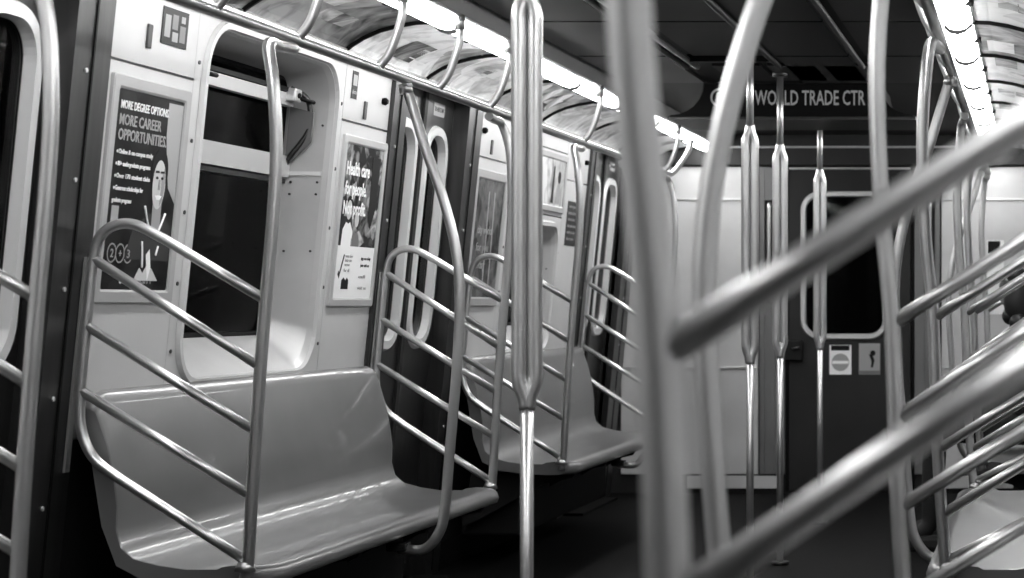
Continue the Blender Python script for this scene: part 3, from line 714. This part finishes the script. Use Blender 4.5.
for k in range(3):
    cx = tx+.03+k*.047
    disc(cx, -.165, .026, .0062, r2=.022).build('badge_ring', 'ink_grey', O, local=True)
    put(O, '2+3'[k], cx-.008, -.176, .022, .016, 'ink_grey', name='badge_letter')
put(O, 'TOURO UNIVERSITY'[:0] or 'UNIVERSITY', tx+.11, -.243, .014, .17, 'ink_grey')
disc(tx+.095, -.236, .009, .0062).build('crest', 'paper_white', O, local=True)

# health care poster
O, hw, hh = poster(6.802, 7.247, 1.115, 1.705, .030, 'poster_city', 'poster reading Health care for people Not profit above a white panel')
shape(O, [(hw-.105, hh-.03), (hw-.02, hh-.03), (hw-.03, .05), (hw-.07, -.02), (hw-.10, .02)], 'paper_dark', 'dark_banner')
shape(O, [(-hw+.004, hh-.25), (-hw+.12, hh-.25), (-hw+.14, hh-.33), (-hw+.004, hh-.33)], 'paper_dark', 'dark_crowd')
for k, (tt, wd) in enumerate((('Health care', .24), ('for people.', .225), ('Not profit.', .235))):
    put(O, tt, -hw+.024, hh-.105-k*.068, .045, wd-.006, bold=.022, z=.0068)
for k, (px, py, sc) in enumerate(((-.105, -.02, 1.), (-.02, -.05, .8))):
    disc(px, py+.06, .026*sc, .0064, sy=1.3).build('face', 'skin_print', O, local=True)
    disc(px, py+.085, .027*sc, .0062, sy=.9).build('hair', 'ink_black', O, local=True)
    shape(O, [(px-.055*sc, -.13), (px-.05*sc, py-.01), (px-.02*sc, py+.018), (px, py+.012), (px+.02*sc, py+.018), (px+.05*sc, py-.012), (px+.055*sc, -.13)], 'paper_white' if k == 0 else 'paper_mid', 'coat', z=.0063)
MB().box((-hw, -hh, .0066), (hw, -.085, .0074)).build('white_panel', 'paper_white', O, local=True)
shape(O, [(-hw+.03, -.185), (-hw+.045, -.20), (-hw+.085, -.115), (-hw+.075, -.115), (-hw+.045, -.178), (-hw+.036, -.172)], 'ink_black', 'tick', z=.0076)
for k, (x, y, w_) in enumerate(((-.10, -.125, .075), (-.10, -.14, .065), (-.10, -.155, .05), (-.105, -.175, .055), (.06, -.13, .10), (.06, -.155, .09), (.05, -.195, .07), (.05, -.235, .09))):
    put(O, ['vote for', 'better care', 'now', 'for all', 'sign on today', 'join with us', 'call', 'visit us'][k], x, y, .011, w_, 'ink_black' if k in (4, 5) else 'ink_grey', z=.0076)
shape(O, [(-.12, -.235), (-.05, -.235), (-.05, -.205), (-.065, -.195), (-.08, -.205), (-.10, -.195), (-.12, -.205)], 'ink_black', 'emblem', z=.0076)

# narrow dark poster beyond the doors
O, hw, hh = poster(8.412, 8.915, 1.115, 1.70, .040, 'poster_mix', 'dark grey poster of skyscraper reflections beyond the sliding doors')
for k in range(3):
    put(O, ['city works', 'for you', 'today'][k], -hw+.06, .02-k*.075, .035, .22-k*.03, 'ink_grey')
for k in range(2):
    shape(O, [(-.03+k*.09, hh-.05), (-.015+k*.09, hh-.05), (.01+k*.09, -hh+.05), (-.005+k*.09, -hh+.05)], 'paper_grey', 'light_streak')
# small framed picture over the low window
O, hw, hh = poster(9.40, 9.99, 1.575, 1.86, .032, 'poster_pic', 'small framed picture mounted above the low window')
disc(.16, .03, .03, .0064).build('figure_head', 'ink_black', O, local=True)
shape(O, [(.12, -.10), (.13, .0), (.19, .0), (.20, -.10)], 'ink_grey', 'figure_body')
shape(O, [(.02, -.10), (.04, .08), (.06, .08), (.07, -.10)], 'ink_black', 'dark_stroke')
# black notice
O = decal('text_notice', wall_frame(-1, 10.23, 1.535, .001), .25, .225, 'paper_dark')
tag(O, 'black notice with lines of pale text beside the low window', 'notice')
for k in range(6): put(O, ['emergency', 'instructions', 'do not leave', 'the train unless', 'told to by', 'the crew'][k], -.10, .08-k*.033, .016, .19-.02*(k % 3), 'ink_grey', z=.0017)
# stickers on the upper wall
O = decal('picture_sticker', wall_frame(-1, 5.43, 1.872, .001), .16, .10, 'paper_dark'); tag(O, 'dark sticker with pale pictograms above the portrait poster', 'sticker')
for k, (x0, x1, y0, y1) in enumerate(((-.065, -.03, -.03, .03), (-.02, .015, -.005, .035), (-.015, .02, -.038, -.012), (.03, .065, -.035, .01), (.035, .06, .018, .036))):
    MB().box((x0, y0, .0016), (x1, y1, .002)).build('pictogram', ['ink_grey', 'paper_mid'][k % 2], O, local=True)
O = decal('warning_sticker', wall_frame(-1, 6.865, 1.875, .001), .055, .095, 'paper_dark'); tag(O, 'small upright dark sticker above the health care poster', 'sticker')
MB().box((-.02, -.002, .0016), (.02, .035, .002)).build('pictogram', 'paper_grey', O, local=True)
put(O, 'alarm', -.02, -.03, .014, .04, 'paper_grey', z=.0017)

# ---------------------------------------------------------------- the seated passenger (right bench, facing the aisle)
PX, PY_ = 1.10, 9.25
per = empty('person', (PX, PY_, 0)); tag(per, 'dark-haired person in dark clothes sitting on the bench near the end wall', 'person')
J = {'pel': (1.09, 0, .585), 'sp': (1.105, 0, .72), 'ch': (1.11, 0, .88), 'nk': (1.085, 0, 1.02), 'n2': (1.07, 0, 1.07), 'hd': (1.045, 0, 1.15), 'tp': (1.05, 0, 1.235)}
edges = [('pel', 'sp'), ('sp', 'ch'), ('ch', 'nk'), ('nk', 'n2'), ('n2', 'hd'), ('hd', 'tp')]
R_ = {'pel': (.115, .15), 'sp': (.115, .15), 'ch': (.115, .17), 'nk': (.055, .06), 'n2': (.052, .052), 'hd': (.085, .075), 'tp': (.06, .055)}
for k, sy in (('l', -1), ('r', 1)):
    J.update({'hp'+k: (1.05, sy*.09, .555), 'kn'+k: (.64, sy*.12, .545), 'an'+k: (.62, sy*.11, .10), 'ft'+k: (.50, sy*.13, .045),
              'sh'+k: (1.10, sy*.19, .955), 'el'+k: (1.02, sy*.24, .70), 'wr'+k: (.82, sy*.12, .645), 'pa'+k: (.76, sy*.07, .64)})
    R_.update({'hp'+k: (.085, .085), 'kn'+k: (.06, .06), 'an'+k: (.042, .042), 'ft'+k: (.035, .042), 'sh'+k: (.062, .062), 'el'+k: (.045, .045), 'wr'+k: (.03, .03), 'pa'+k: (.022, .035)})
    edges += [('pel', 'hp'+k), ('hp'+k, 'kn'+k), ('kn'+k, 'an'+k), ('an'+k, 'ft'+k), ('ch', 'sh'+k), ('sh'+k, 'el'+k), ('el'+k, 'wr'+k), ('wr'+k, 'pa'+k)]
    for f in range(4):
        a, b = 'f%d%s' % (f, k), 'g%d%s' % (f, k)
        J[a] = (.725-.004*f, sy*(.05+.02*f-.01), .632); J[b] = (.69+.006*abs(f-1), sy*(.05+.02*f-.012), .612)
        R_[a] = (.009, .009); R_[b] = (.008, .008); edges += [('pa'+k, a), (a, b)]
    J['t'+k] = (.75, sy*.03, .655); R_['t'+k] = (.009, .009); edges.append(('pa'+k, 't'+k))
ks = list(J)
me = bpy.data.meshes.new('body'); me.from_pydata([Vector((J[k][0]-PX, J[k][1], J[k][2])) for k in ks], [(ks.index(a), ks.index(b)) for a, b in edges], [])
bo = bpy.data.objects.new('body', me); COL.objects.link(bo)
sk = bo.modifiers.new('skin', 'SKIN'); sub = bo.modifiers.new('sub', 'SUBSURF'); sub.levels = 2; sub.render_levels = 2
for i, k in enumerate(ks): me.skin_vertices[0].data[i].radius = R_[k]
me.skin_vertices[0].data[0].use_root = True
bpy.context.view_layer.update()
m2 = bpy.data.meshes.new_from_object(bo.evaluated_get(bpy.context.evaluated_depsgraph_get()))
bpy.data.objects.remove(bo); m2.name = 'body'
for nm_ in ('cloth_dark', 'skin'): m2.materials.append(MATS[nm_])
for p in m2.polygons:
    p.use_smooth = True; c = p.center
    p.material_index = 1 if (c.z > 1.035 or (c.x+PX < .83 and .58 < c.z < .69 and abs(c.y) < .13)) else 0
body = bpy.data.objects.new('body', m2); COL.objects.link(body); body.parent = per; MW[body.name] = MW[per.name]
def sph(c, r, m, name, par, seg=14, keep=None):
    bm = bmesh.new(); bmesh.ops.create_uvsphere(bm, u_segments=seg, v_segments=seg//2+2, radius=1)
    for v in bm.verts: v.co = Vector((c[0]+v.co.x*r[0], c[1]+v.co.y*r[1], c[2]+v.co.z*r[2]))
    if keep: bmesh.ops.delete(bm, geom=[v for v in bm.verts if not keep(v.co)], context='VERTS')
    bm.verts.index_update(); mb = MB(); mb.add([v.co.copy() for v in bm.verts], [[v.index for v in f.verts] for f in bm.faces], True); bm.free()
    return mb.build(name, m, par)
hx, hz = 1.045, 1.155
sph((hx+.012, PY_, hz+.025), (.112, .098, .125), 'hair', 'hair', per, 20, keep=lambda c: c.x > hx-.062 or c.z > hz+.075)
sph((hx+.03, PY_, hz-.055), (.095, .105, .11), 'hair', 'hair', per, 16)
sph((hx-.03, PY_-.075, hz-.015), (.060, .040, .115), 'hair', 'hair', per, 14)
for (ax_, ay_, az_, ar_) in ((-.055, -.06, -.085, .042), (-.02, -.09, -.115, .045), (.04, -.09, -.12, .05), (-.07, -.05, .05, .04), (-.03, -.06, .10, .045), (.07, -.06, .05, .055)):
    sph((hx+ax_, PY_+ay_, hz+az_), (ar_, ar_*.9, ar_), 'hair', 'curl', per, 12)
sph((hx-.088, PY_, hz-.012), (.018, .013, .024), 'skin', 'nose', per, 10)
sph((hx-.078, PY_, hz-.055), (.010, .026, .008), 'ink_grey', 'mouth', per, 10)
for sy in (-1, 1):
    sph((hx-.08, PY_+sy*.032, hz+.012), (.009, .014, .008), 'ink_black', 'eye', per, 10)
    sph((hx+.005, PY_+sy*.085, hz-.005), (.02, .012, .032), 'skin', 'ear', per, 10)
for k, sy in enumerate((-1, 1)):
    mb = MB().bevbox((.46, PY_+sy*.125-.045, .0), (.70, PY_+sy*.125+.045, .07), .02); mb.build('shoe', 'cloth_dark', per)
